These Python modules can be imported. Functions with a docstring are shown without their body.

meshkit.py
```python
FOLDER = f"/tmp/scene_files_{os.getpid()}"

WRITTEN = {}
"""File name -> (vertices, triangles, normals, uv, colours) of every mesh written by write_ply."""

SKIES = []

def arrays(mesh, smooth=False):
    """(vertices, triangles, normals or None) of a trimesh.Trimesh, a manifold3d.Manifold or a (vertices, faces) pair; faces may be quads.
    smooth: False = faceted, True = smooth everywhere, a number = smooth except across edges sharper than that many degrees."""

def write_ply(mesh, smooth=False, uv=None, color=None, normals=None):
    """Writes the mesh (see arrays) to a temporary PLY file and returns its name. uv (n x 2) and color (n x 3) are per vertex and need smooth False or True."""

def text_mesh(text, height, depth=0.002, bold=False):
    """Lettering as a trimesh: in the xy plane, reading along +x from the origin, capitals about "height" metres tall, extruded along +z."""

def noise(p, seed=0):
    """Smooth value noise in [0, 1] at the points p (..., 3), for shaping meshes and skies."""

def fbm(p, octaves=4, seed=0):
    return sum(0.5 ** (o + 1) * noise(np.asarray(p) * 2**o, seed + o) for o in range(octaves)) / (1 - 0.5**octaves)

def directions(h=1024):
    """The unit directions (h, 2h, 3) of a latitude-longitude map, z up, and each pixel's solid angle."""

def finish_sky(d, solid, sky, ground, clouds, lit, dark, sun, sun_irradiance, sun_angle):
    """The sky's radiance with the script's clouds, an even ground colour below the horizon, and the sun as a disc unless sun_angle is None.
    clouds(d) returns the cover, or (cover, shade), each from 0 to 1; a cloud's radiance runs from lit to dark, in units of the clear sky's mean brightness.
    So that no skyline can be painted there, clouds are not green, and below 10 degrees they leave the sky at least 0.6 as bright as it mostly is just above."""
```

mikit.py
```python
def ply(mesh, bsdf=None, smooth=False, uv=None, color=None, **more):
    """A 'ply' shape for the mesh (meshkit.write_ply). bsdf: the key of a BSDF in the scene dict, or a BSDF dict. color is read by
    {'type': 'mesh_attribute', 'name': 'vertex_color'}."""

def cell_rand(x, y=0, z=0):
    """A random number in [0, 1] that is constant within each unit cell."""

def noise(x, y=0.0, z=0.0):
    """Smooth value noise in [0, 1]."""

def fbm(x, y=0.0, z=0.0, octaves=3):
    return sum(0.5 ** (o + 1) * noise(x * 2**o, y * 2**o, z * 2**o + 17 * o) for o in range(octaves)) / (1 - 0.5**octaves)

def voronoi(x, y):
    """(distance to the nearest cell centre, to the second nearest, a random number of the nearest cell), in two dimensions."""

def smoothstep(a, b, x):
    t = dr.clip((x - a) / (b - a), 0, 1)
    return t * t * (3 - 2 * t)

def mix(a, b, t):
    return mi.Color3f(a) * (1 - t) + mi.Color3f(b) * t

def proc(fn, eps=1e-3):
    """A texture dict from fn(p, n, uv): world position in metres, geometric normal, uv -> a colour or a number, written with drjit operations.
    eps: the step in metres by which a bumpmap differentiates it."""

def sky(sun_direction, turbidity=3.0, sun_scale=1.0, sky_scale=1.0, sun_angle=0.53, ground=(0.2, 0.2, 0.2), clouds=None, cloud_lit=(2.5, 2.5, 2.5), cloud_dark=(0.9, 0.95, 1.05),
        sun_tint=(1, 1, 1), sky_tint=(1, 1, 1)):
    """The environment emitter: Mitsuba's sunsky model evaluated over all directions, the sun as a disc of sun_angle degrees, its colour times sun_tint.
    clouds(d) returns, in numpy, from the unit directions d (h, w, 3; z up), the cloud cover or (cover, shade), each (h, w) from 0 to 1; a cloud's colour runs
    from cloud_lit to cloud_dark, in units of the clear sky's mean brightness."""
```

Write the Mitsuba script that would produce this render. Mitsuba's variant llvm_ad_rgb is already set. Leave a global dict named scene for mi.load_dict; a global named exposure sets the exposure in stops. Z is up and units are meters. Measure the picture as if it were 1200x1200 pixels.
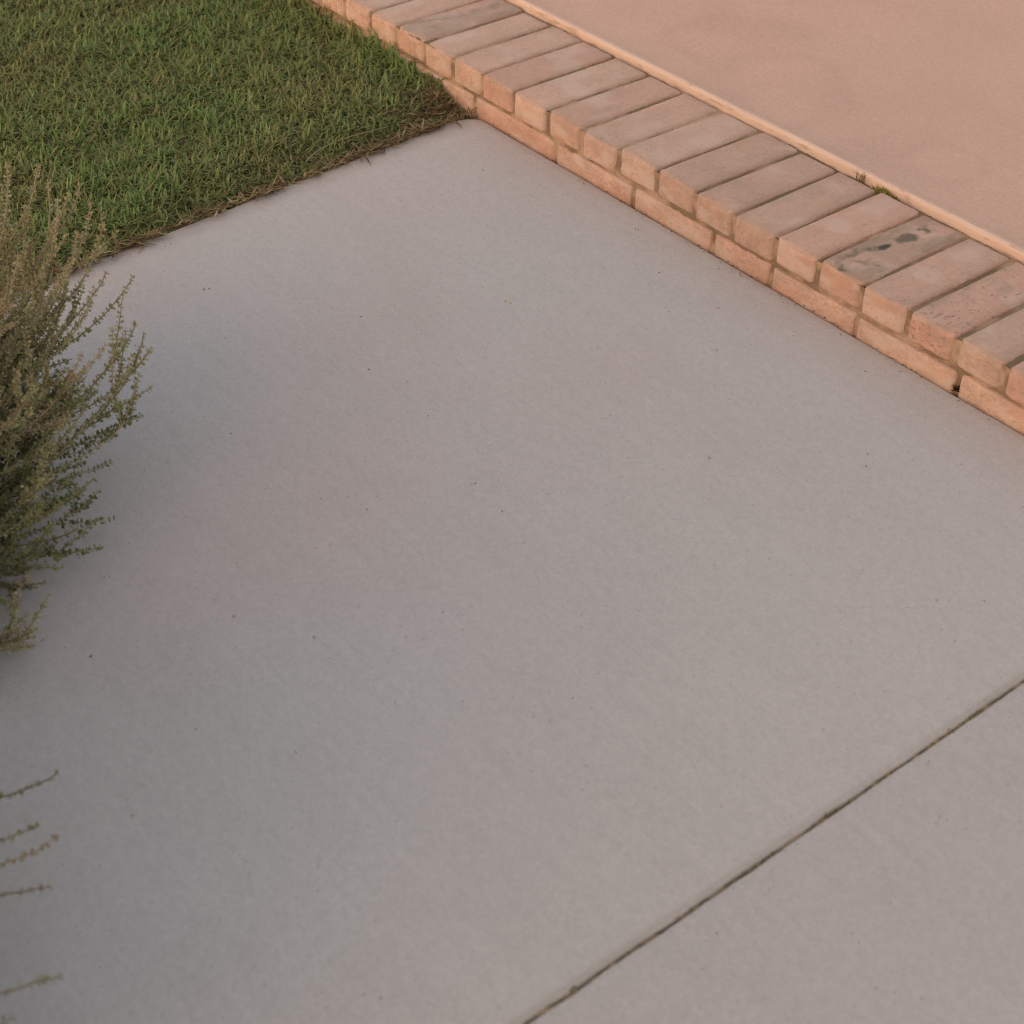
import math
import random

import drjit as dr
import mitsuba as mi
import numpy as np
import shapely
import trimesh
from shapely.geometry import Polygon

import meshkit
import mikit
from mikit import fbm, mix, noise, proc, smoothstep, voronoi

T = mi.ScalarTransform4f
rng = np.random.default_rng(7)
random.seed(7)
scene, labels = {'type': 'scene'}, {}

# ---------------------------------------------------------------- camera, sky, exposure
CAM = np.array([1.4893, -1.7324, 1.3691])
RIGHT = np.array([0.62408, 0.78128, 0.01082])
DOWN = np.array([0.49688, -0.38614, -0.77718])
FWD = np.array([-0.60302, 0.49040, -0.62919])
m = np.eye(4)
m[:3, 0], m[:3, 1], m[:3, 2], m[:3, 3] = -RIGHT, -DOWN, FWD, CAM
scene['camera'] = {'type': 'thinlens', 'fov': 33.748, 'fov_axis': 'x', 'to_world': T(m.tolist()), 'near_clip': 0.05, 'far_clip': 2000.0,
                   'aperture_radius': 0.0052, 'focus_distance': 2.58}
# dusk: a broad warm glow low behind the camera, cool sky overhead
AZ, EL = math.radians(-86), math.radians(22)
SUN = [math.cos(EL) * math.cos(AZ), math.cos(EL) * math.sin(AZ), math.sin(EL)]
scene['sky'] = mikit.sky(SUN, turbidity=3, sun_scale=0.037, sky_scale=0.5, sun_angle=56, sun_tint=(1.0, 0.62, 0.38), sky_tint=(1.08, 0.82, 0.60),
                           clouds=lambda d: 0.5, cloud_lit=(0.87, 0.81, 0.77))
exposure = 4.92


# ---------------------------------------------------------------- helpers
def numbered(name):
    if name not in scene and name not in labels and not any(k.startswith(name + '__') for k in scene):
        return name
    n = 1
    while f'{name}_{n:03d}' in scene or f'{name}_{n:03d}' in labels:
        n += 1
    return f'{name}_{n:03d}'


def put(name, mesh, bsdf, parent=None, smooth=False, uv=None, color=None, **lab):
    key = numbered((parent + '__' if parent else '') + name)
    scene[key] = mikit.ply(mesh, bsdf, smooth, uv=uv, color=color)
    if lab:
        labels[key] = lab
    return key


def n2(x, y, z=0, seed=0):
    return meshkit.noise(np.stack(np.broadcast_arrays(x, y, z), -1), seed)


def fb(p, seed=0, octaves=3):
    return sum(0.5 ** (o + 1) * meshkit.noise(np.asarray(p) * 2**o, seed + o) for o in range(octaves)) / (1 - 0.5**octaves)


# ---------------------------------------------------------------- materials
def concrete_col(p, nn, uv):
    big = fbm(p.x * 1.7 + 3, p.y * 1.7, 0, 3)
    mid = fbm(p.x * 9, p.y * 14, 5, 3)
    fine = noise(p.x * 420, p.y * 420, 1)
    fine2 = noise(p.x * 150, p.y * 190, 8)
    streak = noise(p.x * 12 + p.y * 2, p.y * 140, 4)
    k = 1 + 0.12 * (big - 0.5) + 0.05 * (mid - 0.5) + 0.12 * (fine - 0.5) + 0.06 * (fine2 - 0.5) + 0.03 * (streak - 0.5)
    c = mix((0.442, 0.380, 0.366), (0.418, 0.388, 0.378), smoothstep(0.25, 0.75, big)) * k
    zone = smoothstep(0.35, 0.65, fbm(p.x * 4, p.y * 4, 3, 2))
    d1, d2, r = voronoi(p.x * 33, p.y * 33)
    pore = (1 - smoothstep(0.012, 0.03 + 0.035 * noise(p.x * 60, p.y * 60), d1)) * dr.select(r > 0.52, 1.0, 0.0)
    d3, d4, r2 = voronoi(p.x * 140 + 7, p.y * 140)
    pore2 = (1 - smoothstep(0.05, 0.20, d3)) * smoothstep(0.70, 1.0, r2) * (0.25 + 0.75 * zone)
    flake = smoothstep(0.74, 0.86, noise(p.x * 95, p.y * 160, 12)) * (0.3 + 0.7 * zone)
    c = mix(c, (0.16, 0.13, 0.11), pore * (0.15 + 0.8 * noise(p.x * 21, p.y * 21, 9)))
    c = mix(c, (0.26, 0.225, 0.20), 0.40 * pore2)
    c = mix(c, (0.36, 0.325, 0.30), 0.16 * flake)
    c = c * dr.select(p.x > 0.78, 0.95, 1.0)                         # lens dimming towards the lower right, put into the near slab's colour
    # rubbed-in soil by the lawn, grime by the brick foot, a darker band along the joint
    edge = -0.762 - 0.06 * p.y
    soil = (1 - smoothstep(0.0, 0.05, p.x - edge)) * (0.3 + 0.6 * fbm(p.x * 30, p.y * 30, 2, 2))
    c = mix(c, (0.23, 0.17, 0.12), 0.55 * soil * smoothstep(-1.0, -0.95, p.y))
    foot = (1 - smoothstep(0.0, 0.03, -p.y)) * (0.25 + 0.5 * fbm(p.x * 22, p.y * 22, 6, 2))
    c = mix(c, (0.22, 0.18, 0.13), 0.55 * foot)
    joint = dr.exp(-dr.square((p.x - 0.775) / 0.0055)) * (0.35 + 0.5 * fbm(p.x * 40, p.y * 7, 2, 2))
    c = mix(c, (0.22, 0.19, 0.135), 0.5 * joint)
    return c


def concrete_h(p, nn, uv):
    return 0.5 * noise(p.x * 300, p.y * 300, 1) + 0.25 * noise(p.x * 90, p.y * 130, 2)


def patio_col(p, nn, uv):
    big = fbm(p.x * 1.3 + 9, p.y * 1.3, 0, 3)
    mid = fbm(p.x * 7, p.y * 7, 5, 3)
    fine = noise(p.x * 300, p.y * 300, 1)
    c = mix((0.532, 0.322, 0.250), (0.512, 0.328, 0.258), smoothstep(0.25, 0.7, big))
    d1, d2, r = voronoi(p.x * 40, p.y * 40)
    speck = (1 - smoothstep(0.012, 0.035, d1)) * dr.select(r > 0.75, 1.0, 0.0)
    tide = smoothstep(0.06, 0.0, dr.abs(fbm(p.x * 2.6, p.y * 2.6, 7, 3) - 0.5)) * 0.05
    c = c * (1 + 0.10 * (mid - 0.5) + 0.14 * (fine - 0.5) - tide)
    rear_band = dr.exp(-dr.maximum(p.y - 0.262, 0) / 0.02) * smoothstep(0.252, 0.262, p.y) * (0.3 + 0.6 * fbm(p.x * 20, p.y * 30, 2, 2))  # darker band just behind the nosing
    c = mix(c, (0.34, 0.24, 0.18), 0.35 * rear_band)
    blunted = smoothstep(0.2545, 0.2495, p.y) * (0.6 + 0.5 * fbm(p.x * 14, p.y * 60, 1, 2))   # paler colour along the front of the nosing
    c = mix(c, (0.61, 0.455, 0.375), dr.clip(blunted, 0, 1))
    c = mix(c, (0.36, 0.25, 0.185), 0.6 * smoothstep(0.2575, 0.2515, p.y) * smoothstep(0.56, 0.74, fbm(p.x * 32, p.y * 90, p.z * 90, 3)))
    return mix(c, (0.22, 0.15, 0.12), 0.55 * speck * noise(p.x * 15, p.y * 15, 4))


def brick_base(p, nn, uv):
    # uv.x carries the tint and the pitting of each brick, uv.y how near its arrises are
    step = dr.floor(uv.x + 0.005)
    t, sp, rim = step / 20, dr.maximum(uv.x - step, 0), uv.y
    c = mix((0.52, 0.345, 0.265), (0.485, 0.285, 0.218), smoothstep(0.0, 0.5, t))
    c = mix(c, (0.41, 0.285, 0.222), smoothstep(0.5, 1.0, t))
    s = t * 37
    warp = fbm(p.x * 26 + s, p.y * 14, p.z * 26, 3)
    fine = noise(p.x * 420, p.y * 420, p.z * 420)
    drag = fbm(p.x * 150 + s, p.y * 18, p.z * 18, 2)
    c = c * (1 + 0.34 * (warp - 0.5) + 0.22 * (fine - 0.5) + 0.14 * (noise(p.x * 180, p.y * 180, p.z * 180) - 0.5) + 0.16 * (drag - 0.5))
    sand = smoothstep(0.70, 0.86, noise(p.x * 260 + s, p.y * 260, p.z * 260 + 5))
    c = mix(c, (0.27, 0.19, 0.145), 0.45 * sand)
    pale = smoothstep(0.50, 0.72, fbm(p.x * 21 + 2 * s, p.y * 21, p.z * 34 + 4, 3))
    c = mix(c, (0.56, 0.43, 0.36), 0.55 * pale)
    burnt = smoothstep(0.56, 0.74, fbm(p.x * 15 - s, p.y * 15, p.z * 28 + 11, 3))
    c = mix(c, (0.45, 0.235, 0.15), 0.40 * burnt)
    # settled grey dust and weathering on the faces that look up
    up = smoothstep(0.55, 0.95, nn.z)
    c = mix(c, (0.425, 0.295, 0.242), up * (0.14 + 0.36 * fbm(p.x * 11 + s, p.y * 9, 2, 3)))
    thr = 0.74 - 0.13 * sp
    pit = smoothstep(thr, thr + 0.09, fbm(p.x * 210 + s, p.y * 150, p.z * 210, 3))
    c = mix(c, (0.19, 0.135, 0.11), pit * (0.25 + 0.35 * sp))
    smudge = smoothstep(0.5, 0.75, fbm(p.x * 30 + s, p.y * 26, p.z * 30 + 9, 3)) * sp
    c = mix(c, (0.25, 0.19, 0.15), 0.45 * smudge)
    grime = rim * smoothstep(0.25, 0.65, fbm(p.x * 32 + s, p.y * 22, p.z * 32 + 1, 3))
    return mix(c, (0.27, 0.195, 0.13), grime * (0.22 + 0.38 * up))


def stained_brick_col(p, nn, uv):
    c = brick_base(p, nn, uv)
    wx = 0.012 * (fbm(p.x * 40, p.y * 40, 1, 3) - 0.5)
    wy = 0.030 * (fbm(p.x * 40, p.y * 40, 7, 3) - 0.5)
    old = p.x < -0.5                                                 # the fainter stain on the far brick
    x, y = p.x + wx - dr.select(old, -0.965, 0.116), p.y + wy

    def blot(cx, cy, rx, ry, a):
        ca, sa = math.cos(a), math.sin(a)
        u, v = (x - cx) * ca + (y - cy) * sa, -(x - cx) * sa + (y - cy) * ca
        return 1 - smoothstep(0.55, 1.15, dr.sqrt(dr.square(u / rx) + dr.square(v / ry)))

    def stroke(pts, w):
        d = mi.Float(1)
        for (ax, ay), (bx, by) in zip(pts[:-1], pts[1:]):
            h = dr.clip(((x - ax) * (bx - ax) + (y - ay) * (by - ay)) / ((bx - ax) ** 2 + (by - ay) ** 2), 0, 1)
            d = dr.minimum(d, dr.sqrt(dr.square(x - ax - h * (bx - ax)) + dr.square(y - ay - h * (by - ay))))
        return 1 - smoothstep(0.25 * w, 1.3 * w, d)

    blotch = fbm(p.x * 55, p.y * 55, 3, 3)
    s = dr.maximum(blot(-0.004, 0.204, 0.015, 0.022, 0.3) * 0.8, blot(-0.008, 0.152, 0.012, 0.034, -0.1) * 0.85)
    s = dr.maximum(s, stroke([(-0.008, 0.125), (-0.012, 0.090), (-0.024, 0.065), (-0.030, 0.040), (-0.021, 0.020), (-0.004, 0.008)], 0.008) * 0.8)
    s = dr.maximum(s, stroke([(-0.012, 0.036), (0.004, 0.052), (0.020, 0.056)], 0.006) * 0.7)
    s = s * (0.05 + 1.35 * smoothstep(0.25, 0.75, blotch)) + 0.30 * smoothstep(0.48, 0.68, fbm(p.x * 34, p.y * 18, 8, 3))
    dark = blot(-0.008, 0.104, 0.006, 0.016, 0.2)
    top = smoothstep(0.5, 0.9, nn.z)
    c = mix(c, (0.22, 0.195, 0.145), 0.35 * top * smoothstep(0.35, 0.6, fbm(p.x * 20, p.y * 20, 4, 2)))
    c = mix(c, (0.115, 0.095, 0.063), dr.clip(s, 0, 1) * top * dr.select(old, 0.3, 0.9))
    return mix(c, (0.03, 0.033, 0.022), 0.75 * dark * top * dr.select(old, 0.0, 1.0))


def brick_h(p, nn, uv):
    return (0.7 * noise(p.x * 330, p.y * 330, p.z * 330) + 0.9 * noise(p.x * 130, p.y * 70, p.z * 130)
            + 1.0 * noise(p.x * 45, p.y * 30, p.z * 45))


def mortar_col(p, nn, uv):
    g = fbm(p.x * 34, p.y * 18, p.z * 34, 3)
    c = mix((0.40, 0.275, 0.19), (0.22, 0.145, 0.095), smoothstep(0.35, 0.65, g))
    up = smoothstep(0.5, 0.9, nn.z)
    c = mix(c, (0.15, 0.110, 0.062), up * smoothstep(0.30, 0.62, fbm(p.x * 15, p.y * 13, 3, 3)) * 0.9)
    return c * (0.85 + 0.3 * noise(p.x * 500, p.y * 500, p.z * 500))


def soil_col(p, nn, uv):
    g = fbm(p.x * 60, p.y * 60, 0, 3)
    c = mix((0.13, 0.095, 0.052), (0.25, 0.19, 0.105), g)
    return c * (0.7 + 0.6 * noise(p.x * 260, p.y * 260, 2))


def far_ground_col(p, nn, uv):
    g = fbm(p.x * 0.8, p.y * 0.8, 0, 3)
    f = noise(p.x * 30, p.y * 30, 2)
    return mix((0.075, 0.085, 0.035), (0.11, 0.10, 0.05), g) * (0.7 + 0.6 * f)


def dirt_col(p, nn, uv):
    g = fbm(p.x * 90, p.y * 90, 0, 2)
    return mix((0.13, 0.105, 0.07), (0.30, 0.235, 0.15), smoothstep(0.4, 0.75, g))


def pbr(fn, rough, bump=None, scale=0.001, spec=0.35, eps=6e-4):
    base = {'type': 'principled', 'base_color': proc(fn), 'roughness': rough, 'specular': spec}
    if bump is not None:
        base = {'type': 'bumpmap', 'arbitrary': {**proc(bump, eps=eps)}, 'scale': scale, 'bsdf': base}
    return {'type': 'twosided', 'bsdf': base}


scene['concrete_material'] = pbr(concrete_col, 0.85, concrete_h, 0.0003)
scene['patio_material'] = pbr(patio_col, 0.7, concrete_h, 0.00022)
scene['brick_material'] = pbr(brick_base, 0.85, brick_h, 0.0011)
scene['stained_brick_material'] = pbr(stained_brick_col, 0.85, brick_h, 0.0011)
scene['mortar_material'] = pbr(mortar_col, 0.95, brick_h, 0.0012)
scene['soil_material'] = pbr(soil_col, 0.95)
scene['ground_material'] = pbr(far_ground_col, 0.95)
scene['dirt_material'] = pbr(dirt_col, 0.95)
scene['leaf_material'] = {'type': 'principledthin', 'base_color': {'type': 'mesh_attribute', 'name': 'vertex_color'}, 'roughness': 0.55, 'diff_trans': 0.6, 'spec_trans': 0.0}
scene['twig_material'] = {'type': 'twosided', 'bsdf': {'type': 'principled', 'base_color': {'type': 'mesh_attribute', 'name': 'vertex_color'}, 'roughness': 0.8, 'specular': 0.3}}


# ---------------------------------------------------------------- ground, slabs, patio
def grid(x0, x1, y0, y1, nx, ny, zf):
    xs, ys = np.linspace(x0, x1, nx), np.linspace(y0, y1, ny)
    X, Y = np.meshgrid(xs, ys, indexing='ij')
    v = np.stack([X, Y, zf(X, Y)], -1).reshape(-1, 3)
    i = np.arange(nx * ny).reshape(nx, ny)
    f = np.stack([i[:-1, :-1], i[1:, :-1], i[1:, 1:], i[:-1, 1:]], -1).reshape(-1, 4)
    return v, f


def lawn_edge(y):
    """The slab's edge against the lawn, as x at a given y."""
    return -0.768 - 0.066 * y


put('ground', grid(-400, 400, -400, 400, 2, 2, lambda x, y: 0 * x - 0.16), 'ground_material', kind='structure', label='grassy ground reaching away all round the path')

SLAB_L = -1.58      # left side of the path, towards the planting bed


def ring_slab(poly, zt, zb, profile, res=0.02, jitter=0.0, seed=0):
    """A slab with a worn, rounded arris: inset rings of the outline at the profile's depths, closed by a flat top."""
    poly = shapely.segmentize(poly, res)
    ring = np.array(poly.exterior.coords)[:-1]
    if not poly.exterior.is_ccw:
        ring = ring[::-1]
    t = np.roll(ring, -1, 0) - np.roll(ring, 1, 0)
    t /= np.linalg.norm(t, axis=1, keepdims=True)
    inward = np.stack([-t[:, 1], t[:, 0]], 1)
    wob = jitter * (fb(np.c_[ring * 28, 0 * ring[:, :1]], seed) - 0.5) + jitter * 0.8 * (fb(np.c_[ring * 90, 0 * ring[:, :1]], seed + 9, 2) - 0.5)
    rings = [np.c_[ring + inward * (ins + wob)[:, None] if np.ndim(ins + wob) else ring, np.full(len(ring), zt - dep)] for ins, dep in profile]
    rings.append(np.c_[ring, np.full(len(ring), zb)])
    n = len(ring)
    v = np.vstack(rings)
    f = []
    for k in range(len(rings) - 1):
        a, b = k * n + np.arange(n), k * n + (np.arange(n) + 1) % n
        f += [np.stack([a, a + n, b + n], 1), np.stack([a, b + n, b], 1)]
    import mapbox_earcut
    tf = mapbox_earcut.triangulate_float64(rings[0][:, :2].copy(), np.array([n], np.uint32)).reshape(-1, 3).astype(int)
    e1, e2 = v[tf[:, 1]] - v[tf[:, 0]], v[tf[:, 2]] - v[tf[:, 0]]
    down = e1[:, 0] * e2[:, 1] - e1[:, 1] * e2[:, 0] < 0
    tf[down] = tf[down][:, ::-1]
    f.append(tf)
    return trimesh.Trimesh(v, np.vstack(f), process=False)


ARRIS = [(0.011, 0.0), (0.0062, 0.0), (0.0038, 0.0004), (0.0018, 0.0012), (0.0005, 0.0026), (0.0, 0.006)]
labels['path'] = {'kind': 'structure', 'label': 'pale grey concrete path of two slabs beside the brick edging'}
# main slab; its corner at the brick edging is worn round
edge_pts = [(lawn_edge(y), y) for y in np.linspace(SLAB_L, -0.085, 12)]
corner = [(-0.768, -0.060), (-0.764, -0.040), (-0.758, -0.022), (-0.748, -0.010), (-0.735, -0.004)]
main = Polygon([(0.7783, -0.004), *corner[::-1], *edge_pts[::-1], (0.7783, SLAB_L)])
put('slab', ring_slab(main, 0.0, -0.11, ARRIS, 0.012, 0.0022, 3), 'concrete_material', 'path', smooth=35)
near = Polygon([(0.7817, -0.004), (0.7817, SLAB_L), (2.32, SLAB_L), (2.32, -0.004)])
put('slab', ring_slab(near, 0.0, -0.11, ARRIS, 0.012, 0.0018, 5), 'concrete_material', 'path', smooth=35)
third = Polygon([(2.331, -0.004), (2.331, SLAB_L), (3.9, SLAB_L), (3.9, -0.004)])
put('slab', ring_slab(third, 0.0, -0.11, ARRIS, 0.03, 0.003, 6), 'concrete_material', 'path', smooth=35)
for xj in (0.78, 2.3255):
    v, f = grid(xj - 0.008, xj + 0.008, SLAB_L, -0.004, 5, 500, lambda x, y: -0.0048 + 0.003 * (n2(x * 90, y * 70) - 0.5) + 0.004 * (n2(x * 300, y * 300) - 0.5))
    put('joint_filler', (v, f), 'dirt_material', 'path', smooth=True)

# lawn soil and the bed on the left
def lawn_z(x, y):
    d = lawn_edge(y) - x
    return -0.022 + 0.022 * np.clip(d / 0.10, 0, 1) + 0.018 * np.exp(np.minimum(y, 0) / 0.045) * np.clip(d / 0.10 - 0.2, 0, 1) + 0.012 * (n2(x * 22, y * 22) - 0.5) + 0.006 * (n2(x * 90, y * 90) - 0.5)


put('lawn_soil', grid(-5.0, -0.70, -3.6, 0.03, 430, 363, lawn_z), 'soil_material', smooth=True, kind='structure', label='brown soil under the lawn beside the path')
put('planting_bed', grid(-0.702, 3.9, -3.6, SLAB_L + 0.01, 200, 100, lambda x, y: -0.045 + 0.03 * (n2(x * 14, y * 14) - 0.5) + 0.012 * (n2(x * 60, y * 60) - 0.5)),
    'soil_material', smooth=True, kind='structure', label='bare soil of the planting bed left of the path')

H = 0.0836          # top of the brick edging
# patio: a raised slab behind the bricks with a bull-nosed front edge
prof = [(0.2450, -0.10), (0.2450, H - 0.006), (0.2451, H - 0.002)]
rr, yc, zc = 0.0068, 0.2450 + 0.0068, H + 0.0120 - 0.0068
prof += [(yc - rr * math.cos(a), zc + rr * math.sin(a)) for a in np.linspace(0, math.pi / 2, 9)]
prof += [(0.264, H + 0.0118), (0.285, H + 0.0114), (0.35, H + 0.0110), (3.8, H + 0.0110), (3.8, -0.10)]
prof = np.array(prof)
xs = np.arange(-3.2, 3.95, 0.02)
v = np.array([[(x, y + (0.0026 * (n2(x * 9, 3.0) - 0.5) + 0.0016 * (n2(x * 34, 8.0) - 0.5)) * (y < 0.27), z + 0.0016 * (n2(x * 6, 1.0) - 0.5) * (z > 0.09)) for y, z in prof] for x in xs]).reshape(-1, 3)
i = np.arange(len(xs) * len(prof)).reshape(len(xs), len(prof))
f = np.stack([i[:-1, :-1], i[1:, :-1], i[1:, 1:], i[:-1, 1:]], -1).reshape(-1, 4)
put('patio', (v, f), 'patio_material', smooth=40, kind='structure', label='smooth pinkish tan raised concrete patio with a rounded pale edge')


# ---------------------------------------------------------------- brick edging
def rounded_box(lx, ly, lz, r, seed, wear=1.0, fine=True):
    """A brick: box with rounded, chipped arrises, centred at the origin."""
    def ticks(l, n):
        inner = np.linspace(-l / 2 + r, l / 2 - r, n + 1)
        e = r * (1 - np.cos(np.linspace(0, math.pi / 2, 4)))[:-1] if fine else np.array([0.0])
        return np.concatenate([-l / 2 + e, inner, (l / 2 - e)[::-1]])
    tx, ty, tz = ticks(lx, max(10, int(lx / 0.006)) if fine else 1), ticks(ly, max(8, int(ly / 0.008)) if fine else 2), ticks(lz, 6 if fine else 1)
    vs, fs, n0 = [], [], 0
    for ax, (ta, tb, l) in enumerate(((ty, tz, lx), (tz, tx, ly), (tx, ty, lz))):
        for s in (-1, 1):
            A, B = np.meshgrid(ta, tb, indexing='ij')
            p = np.zeros(A.shape + (3,))
            p[..., (ax + 1) % 3], p[..., (ax + 2) % 3], p[..., ax] = A, B, s * l / 2
            k = np.arange(A.size).reshape(A.shape) + n0
            q = np.stack([k[:-1, :-1], k[1:, :-1], k[1:, 1:], k[:-1, 1:]], -1).reshape(-1, 4)
            fs.append(q if s > 0 else q[:, ::-1])
            vs.append(p.reshape(-1, 3))
            n0 += A.size
    v, q = np.vstack(vs), np.vstack(fs)
    half = np.array([lx, ly, lz]) / 2
    inner = np.clip(v, -half + r, half - r)
    d = v - inner
    ln = np.linalg.norm(d, axis=1, keepdims=True)
    p = inner + r * d / np.maximum(ln, 1e-9)
    nrm = d / np.maximum(ln, 1e-9)
    mesh = trimesh.Trimesh(p, np.vstack([q[:, [0, 1, 2]], q[:, [0, 2, 3]]]), process=False)
    mesh.merge_vertices(digits_vertex=6)
    p = np.array(mesh.vertices)
    inner = np.clip(p, -half + r, half - r)
    nrm = (p - inner) / r
    edge = np.clip((np.sort(np.abs(nrm), axis=1)[:, 1]) * 1.5, 0, 1)   # 0 on flats, 1 on arrises
    n1 = fb(p * 26, seed)
    nn = fb(p * 85, seed + 3)
    amt = 0.0022 * (n1 - 0.5) + 0.0012 * (nn - 0.5) - edge * wear * (0.0045 * np.clip(n1 - 0.45, 0, 1) + 0.006 * np.clip(nn - 0.55, 0, 1))
    p = p + nrm * amt[:, None]
    g = np.random.default_rng(seed)
    dy = p[:, 1] + ly / 2                                            # depth behind the front face
    for s in (-1, 1):                                                # rubbed vertical corners
        t = np.clip((s * p[:, 0] - (lx / 2 - 0.017)) / 0.017, 0, 1)
        p[:, 1] += g.uniform(0.0005, 0.0055) * wear * t**2.2 * np.exp(-np.maximum(dy, 0) / 0.014)
    top = np.clip((p[:, 2] / lz + 0.5 - 0.72) / 0.28, 0, 1) ** 2     # broken front upper arris
    chip = np.clip(fb(np.c_[p[:, 0] * 48, 0 * dy, 0 * dy + seed], seed + 5, 3) - 0.42, 0, 1)
    p[:, 1] += wear * 0.020 * chip * top * np.exp(-np.maximum(dy, 0) / 0.006)
    p[:, 2] -= wear * 0.012 * chip * top * np.exp(-np.maximum(dy, 0) / 0.009)
    mesh.vertices = p
    d = np.sort(half - np.abs(p), axis=1)[:, 1]
    mesh.metadata['rim'] = np.exp(-np.maximum(d - 0.0005, 0) / 0.006)
    return mesh


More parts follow.
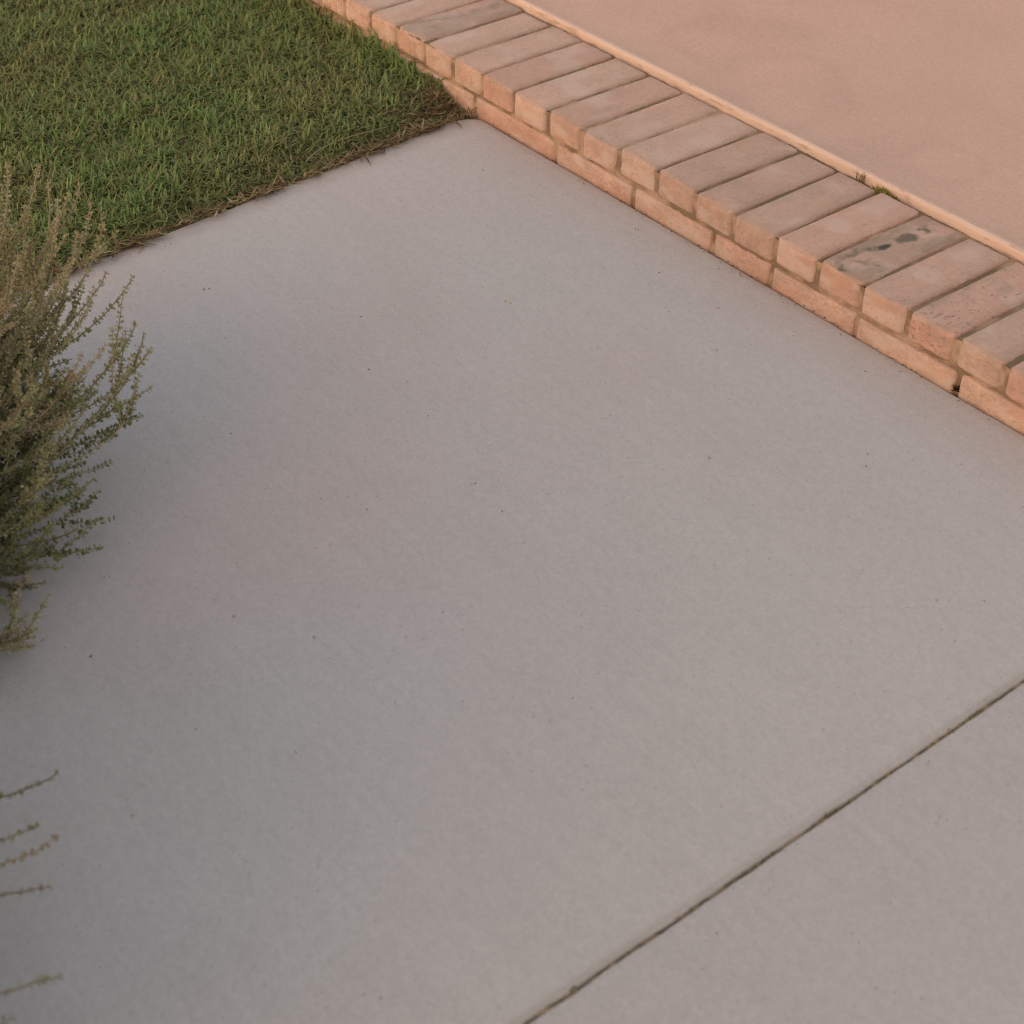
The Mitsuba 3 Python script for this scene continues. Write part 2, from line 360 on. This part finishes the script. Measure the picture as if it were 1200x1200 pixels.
labels['brick_edging'] = {'label': 'low orange brick edging with a row of cap bricks laid crosswise along the patio', 'category': 'brick edging'}
JX = [-1.0954, -1.0111, -.9198, -.8346, -.7452, -.6556, -.5626, -.4728, -.3802, -.2865, -.1937, -.1074, -.0172, .0708, .1608, .247, .3361, .4221]
while JX[0] > -3.1:
    JX.insert(0, JX[0] - 0.089 + rng.uniform(-0.003, 0.003))
while JX[-1] < 3.8:
    JX.append(JX[-1] + 0.089 + rng.uniform(-0.003, 0.003))
CH = 0.0455         # height of the cap course's faces
tints = {0.16: 0.72}
brick_no = 0
for a, b in zip(JX[:-1], JX[1:]):
    cx = (a + b) / 2
    fine = -1.5 < cx < 1.0
    gap = 0.0062 + rng.uniform(-0.001, 0.002)
    if 0.27 < cx < 0.40:
        gap = 0.010
    L = b - a - gap
    D = 0.2385 + rng.uniform(-0.003, 0.002)
    mesh = rounded_box(L, D, CH + 0.001, 0.0058, 11 + brick_no, 1.0, fine)
    rot = trimesh.transformations.euler_matrix(rng.normal(0, 0.006), rng.normal(0, 0.008), rng.normal(0, 0.008))
    mesh.apply_transform(rot)
    mesh.apply_translation((cx + rng.uniform(-0.001, 0.001), D / 2 + rng.normal(0, 0.0012), H - CH / 2 + rng.normal(0, 0.0009)))
    t, sp = rng.uniform(0, 1), rng.uniform(0, 0.35) ** 1.3
    stained = abs(cx - 0.116) < 0.03
    for at, tt, ss in ((0.116, 0.62, 0.30), (0.204, 0.35, 0.55), (0.29, 0.5, 1.0), (-0.062, 0.80, 0.55), (-0.15, 0.75, 0.45), (-0.333, 0.10, 0.05), (-0.24, 0.8, 0.1), (0.027, 0.42, 0.1)):
        if abs(cx - at) < 0.03:
            t, sp = tt, ss
    faint = abs(cx + 0.965) < 0.03
    uv = np.c_[np.full(len(mesh.vertices), round(t * 20) + 0.95 * min(sp, 1)), mesh.metadata['rim']]
    key = put('cap_brick', mesh, 'stained_brick_material' if stained or faint else 'brick_material', 'brick_edging', smooth=True, uv=uv)
    if faint:
        labels[key] = {'label': 'cap brick with a faint grey swirl on its top, beside the lawn'}
    if stained:
        labels[key] = {'label': 'cap brick with a dark swirling stain on its top'}
    brick_no += 1
# lower course of stretchers
SX = [-0.768, -0.537, -0.337, -0.147, -0.017, 0.160, 0.351]
while SX[0] > -3.0:
    SX.insert(0, SX[0] - 0.186 + rng.uniform(-0.004, 0.004))
while SX[-1] < 3.7:
    SX.append(SX[-1] + 0.186 + rng.uniform(-0.004, 0.004))
for a, b in zip(SX[:-1], SX[1:]):
    cx = (a + b) / 2
    fine = -1.5 < cx < 1.0
    gap = 0.0075 + rng.uniform(-0.001, 0.002)
    hz = 0.0365 + 0.02
    mesh = rounded_box(b - a - gap, 0.10, hz, 0.0048, 300 + brick_no, 0.45, fine)
    mesh.apply_translation((cx, 0.05 + 0.0005 + rng.normal(0, 0.0012), 0.0318 - hz / 2 + rng.normal(0, 0.0007)))
    t = rng.uniform(0, 0.75)
    uv = np.c_[np.full(len(mesh.vertices), round(t * 20) + rng.uniform(0, 0.3)), mesh.metadata['rim']]
    put('stretcher_brick', mesh, 'brick_material', 'brick_edging', smooth=True, uv=uv)
    brick_no += 1
# mortar: bed, front and top joints a little behind the brick faces
def mortar_front(x0, x1, z0, z1, y, n=700):
    return grid(x0, x1, z0, z1, n, 14, lambda x, z: y + 0.0035 * (n2(x * 60, z * 60, 0, 4) - 0.5) + 0.0015 * (n2(x * 240, z * 240, 0, 5) - 0.5))


v, f = mortar_front(-3.05, 3.75, -0.03, H - 0.0045, 0.0052, 2400)
v = v[:, [0, 2, 1]]
put('mortar', (v, f[:, ::-1]), 'mortar_material', 'brick_edging', smooth=True)
v, f = grid(-3.05, 3.75, 0.006, 0.2445, 2400, 60, lambda x, y: H - 0.0048 + 0.0035 * (n2(x * 60, y * 30, 0, 6) - 0.5) + 0.0015 * (n2(x * 240, y * 200, 0, 7) - 0.5))
put('mortar', (v, f), 'mortar_material', 'brick_edging', smooth=True)


# ---------------------------------------------------------------- grass
def blades(P, h, w, az, lean, curl, col):
    """Bent grass blades: 7 vertices and 5 triangles each; lean from the upright at the root, curl added towards the tip."""
    n = len(P)
    side = np.stack([-np.sin(az), np.cos(az), 0 * az], 1)
    out = np.stack([np.cos(az), np.sin(az), 0 * az], 1)
    pts, p = [P], P.copy()
    for k in range(3):
        a = lean + curl * (k / 2.0)
        p = p + (h / 3)[:, None] * (out * np.sin(a)[:, None] + np.array([0, 0, 1]) * np.cos(a)[:, None])
        pts.append(p)
    hw = (w / 2)[:, None] * side
    v = np.stack([pts[0] - hw * .8, pts[0] + hw * .8, pts[1] - hw, pts[1] + hw, pts[2] - hw * .75, pts[2] + hw * .75, pts[3]], 1)
    f = np.array([[0, 1, 3], [0, 3, 2], [2, 3, 5], [2, 5, 4], [4, 5, 6]])
    F = (np.arange(n)[:, None, None] * 7 + f[None]).reshape(-1, 3)
    return v.reshape(-1, 3), F, np.repeat(col, 7, 0)


def grass_patch(n, x0, x1, y0, y1, hs, ws, dry):
    P = np.c_[rng.uniform(x0, x1, n), rng.uniform(y0, y1, n)]
    d = lawn_edge(P[:, 1]) - P[:, 0]
    ragged = 0.030 * n2(P[:, 1] * 13, 2.0, 5.0) * np.clip(1.1 + P[:, 1] * 0.8, 0.3, 1)
    keep = (d > 0.002 + ragged * rng.random(n)) & (P[:, 1] < -0.002)
    keep &= rng.random(n) < np.clip((d - ragged * 0.5) / 0.035, 0.15, 1)                 # thin at the trimmed edge
    cd = np.hypot(P[:, 0] + 0.80, P[:, 1] + 0.02)
    keep &= rng.random(n) < np.clip((cd - 0.01) / 0.09, 0.10, 1)        # bare by the corner of the slab
    P, d, cd = P[keep], d[keep], cd[keep]
    n = len(P)
    z = lawn_z(P[:, 0], P[:, 1]) - 0.003
    patch = fb(np.c_[P * 5.0, 0 * d], 21)
    tuft = fb(np.c_[P * 24, 0 * d], 25, 2)
    h = rng.uniform(*hs, n) * (0.75 + 0.6 * tuft) * np.clip(0.55 + d / 0.12, 0.55, 1)
    h *= np.clip(0.65 + cd / 0.4, 0.65, 1) * (1 + 1.0 * np.exp(P[:, 1] / 0.035) * np.clip(cd / 0.1, 0, 1))
    w = rng.uniform(*ws, n)
    az = rng.uniform(0, 2 * math.pi, n) * 1.0
    lean = np.abs(rng.normal(0.70, 0.42, n))
    curl = rng.normal(0.75, 0.65, n)
    far = np.clip((-P[:, 0] - 1.0) / 0.8, 0, 1)
    g1, g2, g3 = np.array([0.195, 0.290, 0.098]), np.array([0.250, 0.325, 0.125]), np.array([0.33, 0.285, 0.14])
    t = rng.random((n, 1))
    col = g1 * (1 - t) + g2 * t
    yel = np.clip((patch - 0.40) * 2.4 + 0.38 * far + rng.normal(0, 0.18, n), 0, 1)[:, None]
    col = col * (1 - 0.6 * yel) + g3 * 0.6 * yel
    isdry = rng.random(n) < dry + 0.22 * np.clip(patch - 0.5, 0, 1) + 0.22 * np.exp(-d / 0.02) + 0.45 * np.exp(-cd / 0.06)
    tan = np.array([0.30, 0.215, 0.115]) * rng.uniform(0.45, 1.1, (n, 1))
    col[isdry] = tan[isdry]
    lean[isdry] += 0.55
    return blades(np.c_[P, z], h, w, az, lean, curl, col * rng.uniform(0.85, 1.15, (n, 1)))


def join(parts):
    off, V, F, C = 0, [], [], []
    for v, f, c in parts:
        V.append(v), F.append(f + off), C.append(c)
        off += len(v)
    return np.vstack(V), np.vstack(F), np.vstack(C)


n = 26000                                                            # a low layer of lying, half dry blades under the upright ones
P = np.c_[rng.uniform(-2.05, -0.70, n), -rng.uniform(0.002, 1.25, n)]
P = P[lawn_edge(P[:, 1]) - P[:, 0] > 0.004]
n = len(P)
t = rng.random((n, 1))
under = blades(np.c_[P, lawn_z(P[:, 0], P[:, 1]) + rng.uniform(0.001, 0.010, n)], rng.uniform(0.014, 0.032, n), rng.uniform(0.0028, 0.0048, n), rng.uniform(0, 6.28, n), rng.uniform(0.9, 1.4, n), rng.normal(0.2, 0.4, n),
               (np.array([0.19, 0.225, 0.085]) * (1 - t) + np.array([0.27, 0.235, 0.112]) * t) * rng.uniform(0.75, 1.1, (n, 1)))
v, f, c = join([under, grass_patch(82000, -2.05, -0.70, -1.25, 0.0, (0.016, 0.034), (0.0028, 0.0048), 0.08),
                grass_patch(26000, -3.4, -2.05, -2.4, 0.0, (0.03, 0.055), (0.004, 0.006), 0.07),
                grass_patch(22000, -2.05, -0.70, -2.4, -1.25, (0.03, 0.055), (0.003, 0.005), 0.07)])
put('lawn_grass', (v, f), 'leaf_material', color=c, kind='stuff', label='short green lawn grass with tan dry blades', category='grass')

# dry thatch lying along the trimmed edge and against the bricks
n = 2700
y = -rng.uniform(0, 1.25, n)
d = rng.gamma(1.5, 0.010, n) - 0.008
P = np.c_[lawn_edge(y) - d, y]
n_c = 420
P = np.vstack([P, np.c_[-0.80 - np.abs(rng.normal(0, 0.04, n_c)), -np.abs(rng.normal(0.0, 0.045, n_c)) - 0.004]])
P = P[P[:, 0] < lawn_edge(P[:, 1]) + 0.010]
P = P[rng.random(len(P)) < np.clip(1.5 * n2(P[:, 1] * 17, 3.0, 9.0) - 0.15, 0.05, 1)]
n = len(P)
z = np.where(P[:, 0] > lawn_edge(P[:, 1]) - 0.002, 0.0015, lawn_z(P[:, 0], P[:, 1]) + 0.004) + rng.uniform(0, 0.008, n)
az = rng.choice([0, 1], n) * math.pi + math.pi / 2 + rng.normal(0, 0.8, n)
col = np.where(rng.random((n, 1)) < 0.3, [[0.44, 0.33, 0.19]], [[0.27, 0.185, 0.105]]) * rng.uniform(0.35, 1.15, (n, 1))
v, f, c = blades(np.c_[P, z], rng.uniform(0.012, 0.040, n), rng.uniform(0.0018, 0.0040, n), az, rng.uniform(1.25, 1.55, n), rng.uniform(-0.25, 0.25, n), col)
put('dry_thatch', (v, f), 'leaf_material', color=c, kind='stuff', label='brown dry thatch along the cut edge of the lawn', category='dry grass')


# ---------------------------------------------------------------- shrubs
def bezier(p, t):
    p = np.asarray(p)
    t = t[:, None]
    return (1 - t) ** 3 * p[0] + 3 * t * (1 - t) ** 2 * p[1] + 3 * t * t * (1 - t) * p[2] + t**3 * p[3]


def tube(path, r, sides=5):
    n = len(path)
    d = np.gradient(path, axis=0)
    d /= np.linalg.norm(d, axis=1, keepdims=True) + 1e-12
    a = np.cross(d, [0.3, 0.5, 0.81])
    a /= np.linalg.norm(a, axis=1, keepdims=True)
    b = np.cross(d, a)
    th = np.arange(sides) * 2 * math.pi / sides
    v = path[:, None] + np.broadcast_to(r, n)[:, None, None] * (np.cos(th)[None, :, None] * a[:, None] + np.sin(th)[None, :, None] * b[:, None])
    i = np.arange(n * sides).reshape(n, sides)
    j = np.roll(i, -1, 1)
    q = np.stack([i[:-1], j[:-1], j[1:], i[1:]], -1).reshape(-1, 4)
    return v.reshape(-1, 3), np.vstack([q[:, [0, 1, 2]], q[:, [0, 2, 3]]])


def leaflets(C, D, size, col):
    """Small cupped oval leaves at C pointing along D: 5 vertices, 4 triangles."""
    n = len(C)
    s = np.cross(D, rng.normal(size=(n, 3)))
    s /= np.linalg.norm(s, axis=1, keepdims=True) + 1e-9
    u = np.cross(s, D)
    L, W = size[:, None], size[:, None] * rng.uniform(0.5, 0.8, (n, 1))
    mid = C + D * L * 0.55
    v = np.stack([C, mid + s * W / 2 + u * L * 0.12, mid - s * W / 2 + u * L * 0.12, C + D * L + u * L * rng.uniform(-0.1, 0.25, (n, 1)), mid - u * L * 0.05], 1)
    f = np.array([[0, 1, 4], [0, 4, 2], [1, 3, 4], [4, 3, 2]])
    return v.reshape(-1, 3), (np.arange(n)[:, None, None] * 5 + f).reshape(-1, 3), np.repeat(col, 5, 0)


GREEN, OLIVE, TAN, PINK = np.array([0.195, 0.222, 0.090]), np.array([0.385, 0.370, 0.170]), np.array([0.480, 0.415, 0.235]), np.array([0.49, 0.370, 0.235])


def make_stem(parent, base, tip, hue, leafy=0.55, rich=1.0, sub=True, lift=0.6, gather=None):
    """A stiff twig arching out from the base and turning up at its tip, with whorls of tiny leaves and a few side sprigs."""
    base, tip = np.asarray(base, float), np.asarray(tip, float)
    span = np.linalg.norm(tip - base)
    k = tip - base
    p1 = base + np.array([k[0] * 0.25, k[1] * 0.25, max(k[2] * 0.45, 0.02 + 0.1 * span)]) + rng.normal(0, 0.02, 3) * span
    p2 = base + np.array([k[0] * (0.80 + 0.18 * rng.random()), k[1] * (0.80 + 0.18 * rng.random()), k[2] * (1 - lift) * rng.uniform(0.7, 1.1) + 0.01]) + rng.normal(0, 0.02, 3) * span
    n = max(10, int(span / 0.02))
    path = bezier([base, p1, p2, tip], np.linspace(0, 1, n))
    path += np.cumsum(rng.normal(0, 0.0009, path.shape), 0) * np.linspace(0, 1, n)[:, None]
    path[:, 2] = np.maximum(path[:, 2], 0.006)
    tubes = [tube(path, np.linspace(0.0026, 0.0008, n))]
    wood = np.array([0.32, 0.25, 0.165]) * rng.uniform(0.7, 1.15)
    t0 = 1 - leafy * rng.uniform(0.8, 1.15)
    C, D, S, K = [], [], [], []

    def clothe(pth, a, density, size):
        seg = np.linalg.norm(np.diff(pth, axis=0), axis=1)
        s = np.r_[0, np.cumsum(seg)]
        total = s[-1]
        nodes = np.arange(a * total, total, density)
        nodes = nodes + rng.normal(0, density * 0.25, len(nodes))
        c = np.stack([np.interp(nodes, s, pth[:, i]) for i in range(3)], 1)
        d = np.gradient(pth, axis=0)
        d = np.stack([np.interp(nodes, s, d[:, i]) for i in range(3)], 1)
        d /= np.linalg.norm(d, axis=1, keepdims=True) + 1e-12
        frac = np.clip(nodes / total, 0, 1)
        for _ in range(rng.integers(6, 9)):
            o = rng.normal(size=c.shape)
            o -= (o * d).sum(1, keepdims=True) * d
            o /= np.linalg.norm(o, axis=1, keepdims=True) + 1e-9
            dd = o * rng.uniform(0.6, 1.0, (len(c), 1)) + d * rng.uniform(0.25, 0.9, (len(c), 1))
            dd /= np.linalg.norm(dd, axis=1, keepdims=True)
            ok = rng.random(len(c)) < 0.86 * rich
            C.append((c + o * 0.001)[ok]), D.append(dd[ok])
            S.append((size * rng.uniform(0.6, 1.25, len(c)) * (1 - 0.35 * frac**3))[ok])
            col = hue * rng.uniform(0.62, 1.25, (len(c), 1)) * (1 + rng.normal(0, 0.07, (len(c), 3)))
            K.append(np.clip(col, 0.01, 0.5)[ok])

    clothe(path, max(t0, 0.05), 0.0060, 0.0068)
    if sub:
        for _ in range(rng.integers(6, 12)):
            i = int(n * rng.uniform(max(t0 - 0.1, 0.2), 0.9))
            d = path[min(i + 1, n - 1)] - path[i]
            d /= np.linalg.norm(d) + 1e-9
            o = rng.normal(size=3) * 0.55 + d + np.array([0, 0, 0.25])
            o /= np.linalg.norm(o)
            ln = rng.uniform(0.025, 0.085)
            tt = np.linspace(0, 1, 6)[:, None]
            sp = path[i] + o * ln * tt + np.array([0, 0, 0.012]) * tt**2
            sp[:, 2] = np.maximum(sp[:, 2], 0.005)
            tubes.append(tube(sp, np.linspace(0.0013, 0.0006, 6), 4))
            clothe(sp, 0.15, 0.0058, 0.0060)
    off, V, F = 0, [], []
    for tv, tf in tubes:
        V.append(tv), F.append(tf + off)
        off += len(tv)
    V, F = np.vstack(V), np.vstack(F)
    if gather is not None:
        C, D, S, K = np.vstack(C), np.vstack(D), np.concatenate(S), np.vstack(K)
        v, f, c = leaflets(C, D, S, K)
        v[:, 2] = np.maximum(v[:, 2], 0.002)
        gather += [(V, F, np.tile(wood, (len(V), 1))), (v, f, c)]
        return None
    key = put('stem', (V, F), 'twig_material', parent, smooth=True, color=np.tile(wood, (len(V), 1)))
    C, D, S, K = np.vstack(C), np.vstack(D), np.concatenate(S), np.vstack(K)
    v, f, c = leaflets(C, D, S, K)
    v[:, 2] = np.maximum(v[:, 2], 0.002)
    put('leaves', (v, f), 'leaf_material', key, color=c)
    return key


def hue_for(z):
    a = np.clip((z - 0.05) / 0.32 + rng.normal(0, 0.22), 0, 1)
    base = OLIVE * (1 - a) + TAN * a if a > 0.35 else GREEN * (1 - a / 0.35) + OLIVE * (a / 0.35)
    return base if rng.random() > 0.08 else PINK


def shrub(base, centre, count, tips, label, prof, arc, size=1.0, spread=False, inner=0):
    """Twigs fan out from a woody base; prof gives the spread in x and y of the crown at rising heights, arc the directions."""
    root = numbered('shrub')
    labels[root] = {'label': label, 'category': 'shrub'}
    hz, rx, ry = prof
    for k in range(len(tips) + count):
        b = np.array([base[0] + 0.30 * rng.normal() * size * 0.5, base[1] + 0.06 * rng.normal(), -0.03])
        if k < len(tips):
            if spread:
                b[:2] = np.array(tips[k][:2]) - rng.uniform(0.48, 0.62) * np.array([0.66, 0.75]) + rng.uniform(0.05, 0.24) * np.array([0.79, -0.61])
            tip = np.array(tips[k][:3])
            hue = tips[k][3] if len(tips[k]) > 3 else hue_for(tip[2])
        else:
            a, z = rng.uniform(*arc) * math.pi, hz[-1] * (1 - rng.random() ** 0.45 * 0.97)
            q = 1 - (0.40 * rng.random() ** 1.4 if k % 4 else rng.uniform(0.3, 0.65))
            tip = np.array([centre[0] + q * np.interp(z, hz, rx) * math.cos(a), centre[1] + q * np.interp(z, hz, ry) * math.sin(a), z * (0.6 + 0.4 * q)])
            hue = hue_for(tip[2])
        make_stem(root, b, tip, hue, leafy=rng.uniform(0.65, 0.95), sub=not (k < len(tips) and (spread or tip[2] > 0.22)), rich=0.7 if spread and k < len(tips) else 1.0)
    if inner:
        bits = []
        for k in range(inner):
            a, z = rng.uniform(*arc) * math.pi, hz[-1] * rng.random() ** 1.3 * 0.9
            q = rng.uniform(0.55, 0.93)
            b = np.array([base[0] + 0.16 * rng.normal(), base[1] + 0.06 * rng.normal(), -0.03])
            tip = np.array([centre[0] + q * np.interp(z, hz, rx) * math.cos(a), centre[1] + q * np.interp(z, hz, ry) * math.sin(a), z * (0.6 + 0.4 * q)])
            make_stem(root, b, tip, hue_for(tip[2] * 0.8) * 0.9, leafy=rng.uniform(0.6, 0.95), gather=bits)
        v, f, c = join(bits)
        scene[root + '__inner_sprigs'] = mikit.ply((v, f), 'leaf_material', color=c)
        labels[root + '__inner_sprigs'] = {'kind': 'stuff'}
    return root


# tips of the outer twigs over the path, in metres
tips = [(-0.39, -1.02, 0.38), (-0.40, -0.985, 0.36), (-0.375, -0.935, 0.33), (-0.36, -0.93, 0.31), (-0.36, -0.98, 0.30), (-0.42, -1.02, 0.33), (-0.43, -0.99, 0.30),
        (-0.30, -0.945, 0.25), (-0.27, -0.935, 0.24), (-0.215, -0.96, 0.19), (-0.22, -0.955, 0.20), (-0.20, -0.985, 0.18), (-0.19, -1.00, 0.16), (-0.13, -1.02, 0.15),
        (-0.16, -1.03, 0.12), (-0.12, -1.06, 0.09), (-0.12, -1.09, 0.08), (-0.16, -1.085, 0.07), (-0.10, -1.10, 0.06), (-0.06, -1.165, 0.035), (-0.08, -1.14, 0.05),
        (-0.02, -1.22, 0.04, PINK), (0.03, -1.262, 0.02, TAN), (0.02, -1.265, 0.03, PINK), (0.09, -1.30, 0.05, OLIVE)]
PROF = ([0, .03, .1, .2, .33, .43], [.45, .46, .43, .37, .28, .18], [.30, .34, .43, .49, .52, .42])
shrub((-0.36, -1.60), (-0.36, -1.45), 272, tips, 'bushy olive and tan shrub with upright leafy spikes leaning over the path by the lawn', PROF, (0.0, 0.8), inner=260)
tips = [(0.31, -1.36, 0.10, OLIVE * 0.8), (0.385, -1.40, 0.09, PINK), (0.40, -1.43, 0.06, PINK), (0.535, -1.47, 0.10, OLIVE), (0.33, -1.40, 0.06, OLIVE), (0.53, -1.52, 0.08, GREEN)]
PROF = ([0, .05, .2, .4, .90], [.50, .52, .58, .60, .40], [.16, .17, .24, .34, .30])
shrub((0.24, -1.82), (0.24, -1.78), 230, tips, 'mostly hidden shrub whose few twig tips reach over the path at the lower left', PROF, (-0.2, 1.2), spread=True, inner=200)

# ---------------------------------------------------------------- small things
def tuft(name, label, category, centre, n, spread, hs, ws, cols, lean=(0.2, 0.9), group=None):
    P = np.c_[rng.normal(0, spread[0], n) + centre[0], rng.normal(0, spread[1], n) + centre[1], np.full(n, centre[2])]
    col = np.array(cols)[rng.integers(0, len(cols), n)] * rng.uniform(0.6, 1.2, (n, 1))
    v, f, c = blades(P, rng.uniform(*hs, n), rng.uniform(*ws, n), rng.uniform(0, 6.28, n), rng.uniform(*lean, n), rng.uniform(0, 0.8, n), col)
    return put(name, (v, f), 'leaf_material', color=c, label=label, category=category, **({'group': group} if group else {}), **({'kind': 'stuff'} if name == 'grass_clump' else {}))


tuft('moss_tuft', 'small yellow green moss tuft in the gap between cap bricks and patio edge', 'moss', (-0.010, 0.238, H - 0.004), 240, (0.009, 0.0035), (0.005, 0.014), (0.0015, 0.003),
     [(0.34, 0.29, 0.07), (0.24, 0.22, 0.06), (0.38, 0.30, 0.10)], (0.1, 1.2))
tuft('weed_sprig', 'tiny brown weed sprig against the patio edge left of the moss tuft', 'weed', (-0.055, 0.2415, H - 0.004), 14, (0.007, 0.001), (0.012, 0.024), (0.001, 0.002),
     [(0.32, 0.22, 0.13), (0.26, 0.20, 0.11)], (0.0, 0.5))
tuft('grass_clump', 'dark green strappy grass clump growing inside the olive shrub', 'grass clump', (-0.34, -1.36, -0.02), 130, (0.07, 0.05), (0.08, 0.18), (0.003, 0.005),
     [(0.06, 0.12, 0.04), (0.08, 0.14, 0.045)], (0.1, 0.6))
tuft('joint_weed', 'dry brown debris packed in the wide stretcher joint at the right', 'debris', (0.3515, 0.003, 0.002), 60, (0.002, 0.002), (0.004, 0.016), (0.001, 0.0025),
     [(0.12, 0.07, 0.03), (0.2, 0.16, 0.09), (0.05, 0.035, 0.02)], (0.1, 1.3))
# a pale dry runner lying across the lawn edge
t = np.linspace(0, 1, 14)
pth = bezier([(-0.772, -0.36, 0.012), (-0.80, -0.31, 0.024), (-0.79, -0.24, 0.020), (-0.80, -0.17, 0.010)], t)
v, f = tube(pth, np.linspace(0.0013, 0.0008, 14), 6)
put('dry_runner', (v, f), 'twig_material', smooth=True, color=np.tile([0.24, 0.19, 0.10], (len(v), 1)), label='pale dry grass runner lying along the edge of the lawn near the bricks', category='grass runner')


def crumbs(P, size, cols):
    base = trimesh.creation.icosphere(subdivisions=0)
    V, F, C = [], [], []
    for k, (p, s) in enumerate(zip(P, size)):
        vv = base.vertices * (1 + rng.normal(0, 0.22, (12, 1))) * np.array([1.3, 0.9, 0.6]) * s
        a = rng.uniform(0, 6.28)
        vv = vv @ np.array([[math.cos(a), math.sin(a), 0], [-math.sin(a), math.cos(a), 0], [0, 0, 1]]) + p
        V.append(vv), F.append(base.faces + 12 * k), C.append(np.tile(cols[k], (12, 1)))
    return (np.vstack(V), np.vstack(F)), np.vstack(C)


n = 150
P = np.c_[rng.uniform(-0.7, 1.3, n), rng.uniform(-1.6, -0.02, n), np.full(n, 0.0008)]
P = np.vstack([P, np.c_[rng.uniform(-0.75, 0.9, 170), -rng.gamma(1.4, 0.004, 170) - 0.0015, np.full(170, 0.0006)]])
n = len(P)
cols = np.array([(0.06, 0.045, 0.035), (0.13, 0.09, 0.055), (0.10, 0.085, 0.07)])[rng.integers(0, 3, n)]
mesh, c = crumbs(P, rng.uniform(0.0005, 0.0013, n), cols)
put('grit', mesh, 'twig_material', color=c, kind='stuff', label='scattered dark grit crumbs on the concrete path', category='grit')
n = 120
cl = rng.choice([-0.62, -0.95, -0.50, -0.72, -1.08], n)
P = np.c_[0.78 + rng.normal(0, 0.0018, n), cl + rng.normal(0, 0.012, n), rng.uniform(-0.008, -0.001, n)]
n2_ = 160
P = np.vstack([P, np.c_[0.78 + rng.normal(0, 0.002, n2_), rng.uniform(-1.6, 0, n2_), rng.uniform(-0.005, -0.002, n2_)]])
n = len(P)
cols = np.array([(0.30, 0.22, 0.12), (0.22, 0.16, 0.09), (0.09, 0.07, 0.04)])[rng.integers(0, 3, n)]
mesh, c = crumbs(P, rng.uniform(0.0008, 0.0019, n), cols)
put('joint_litter', mesh, 'twig_material', color=c, kind='stuff', label='tan seed litter caught in the joint between the slabs', category='litter')
for (x, y), s, lab in (((-0.225, -0.353), 0.004, 'tiny yellow petal on the concrete nearest the middle of the upper path'), ((0.066, -0.195), 0.0035, 'tiny pale petal on the concrete below the brick edging')):
    P = np.array([[x, y, 0.0015], [x + 0.004, y + 0.001, 0.0012], [x - 0.004, y - 0.002, 0.001]])
    D = rng.normal(size=(3, 3)) * [1, 1, 0.15]
    D /= np.linalg.norm(D, axis=1, keepdims=True)
    v, f, c = leaflets(P, D, np.full(3, s), np.tile([0.38, 0.30, 0.10], (3, 1)))
    put('fallen_petal', (v, f), 'leaf_material', color=c, label=lab, category='petal')
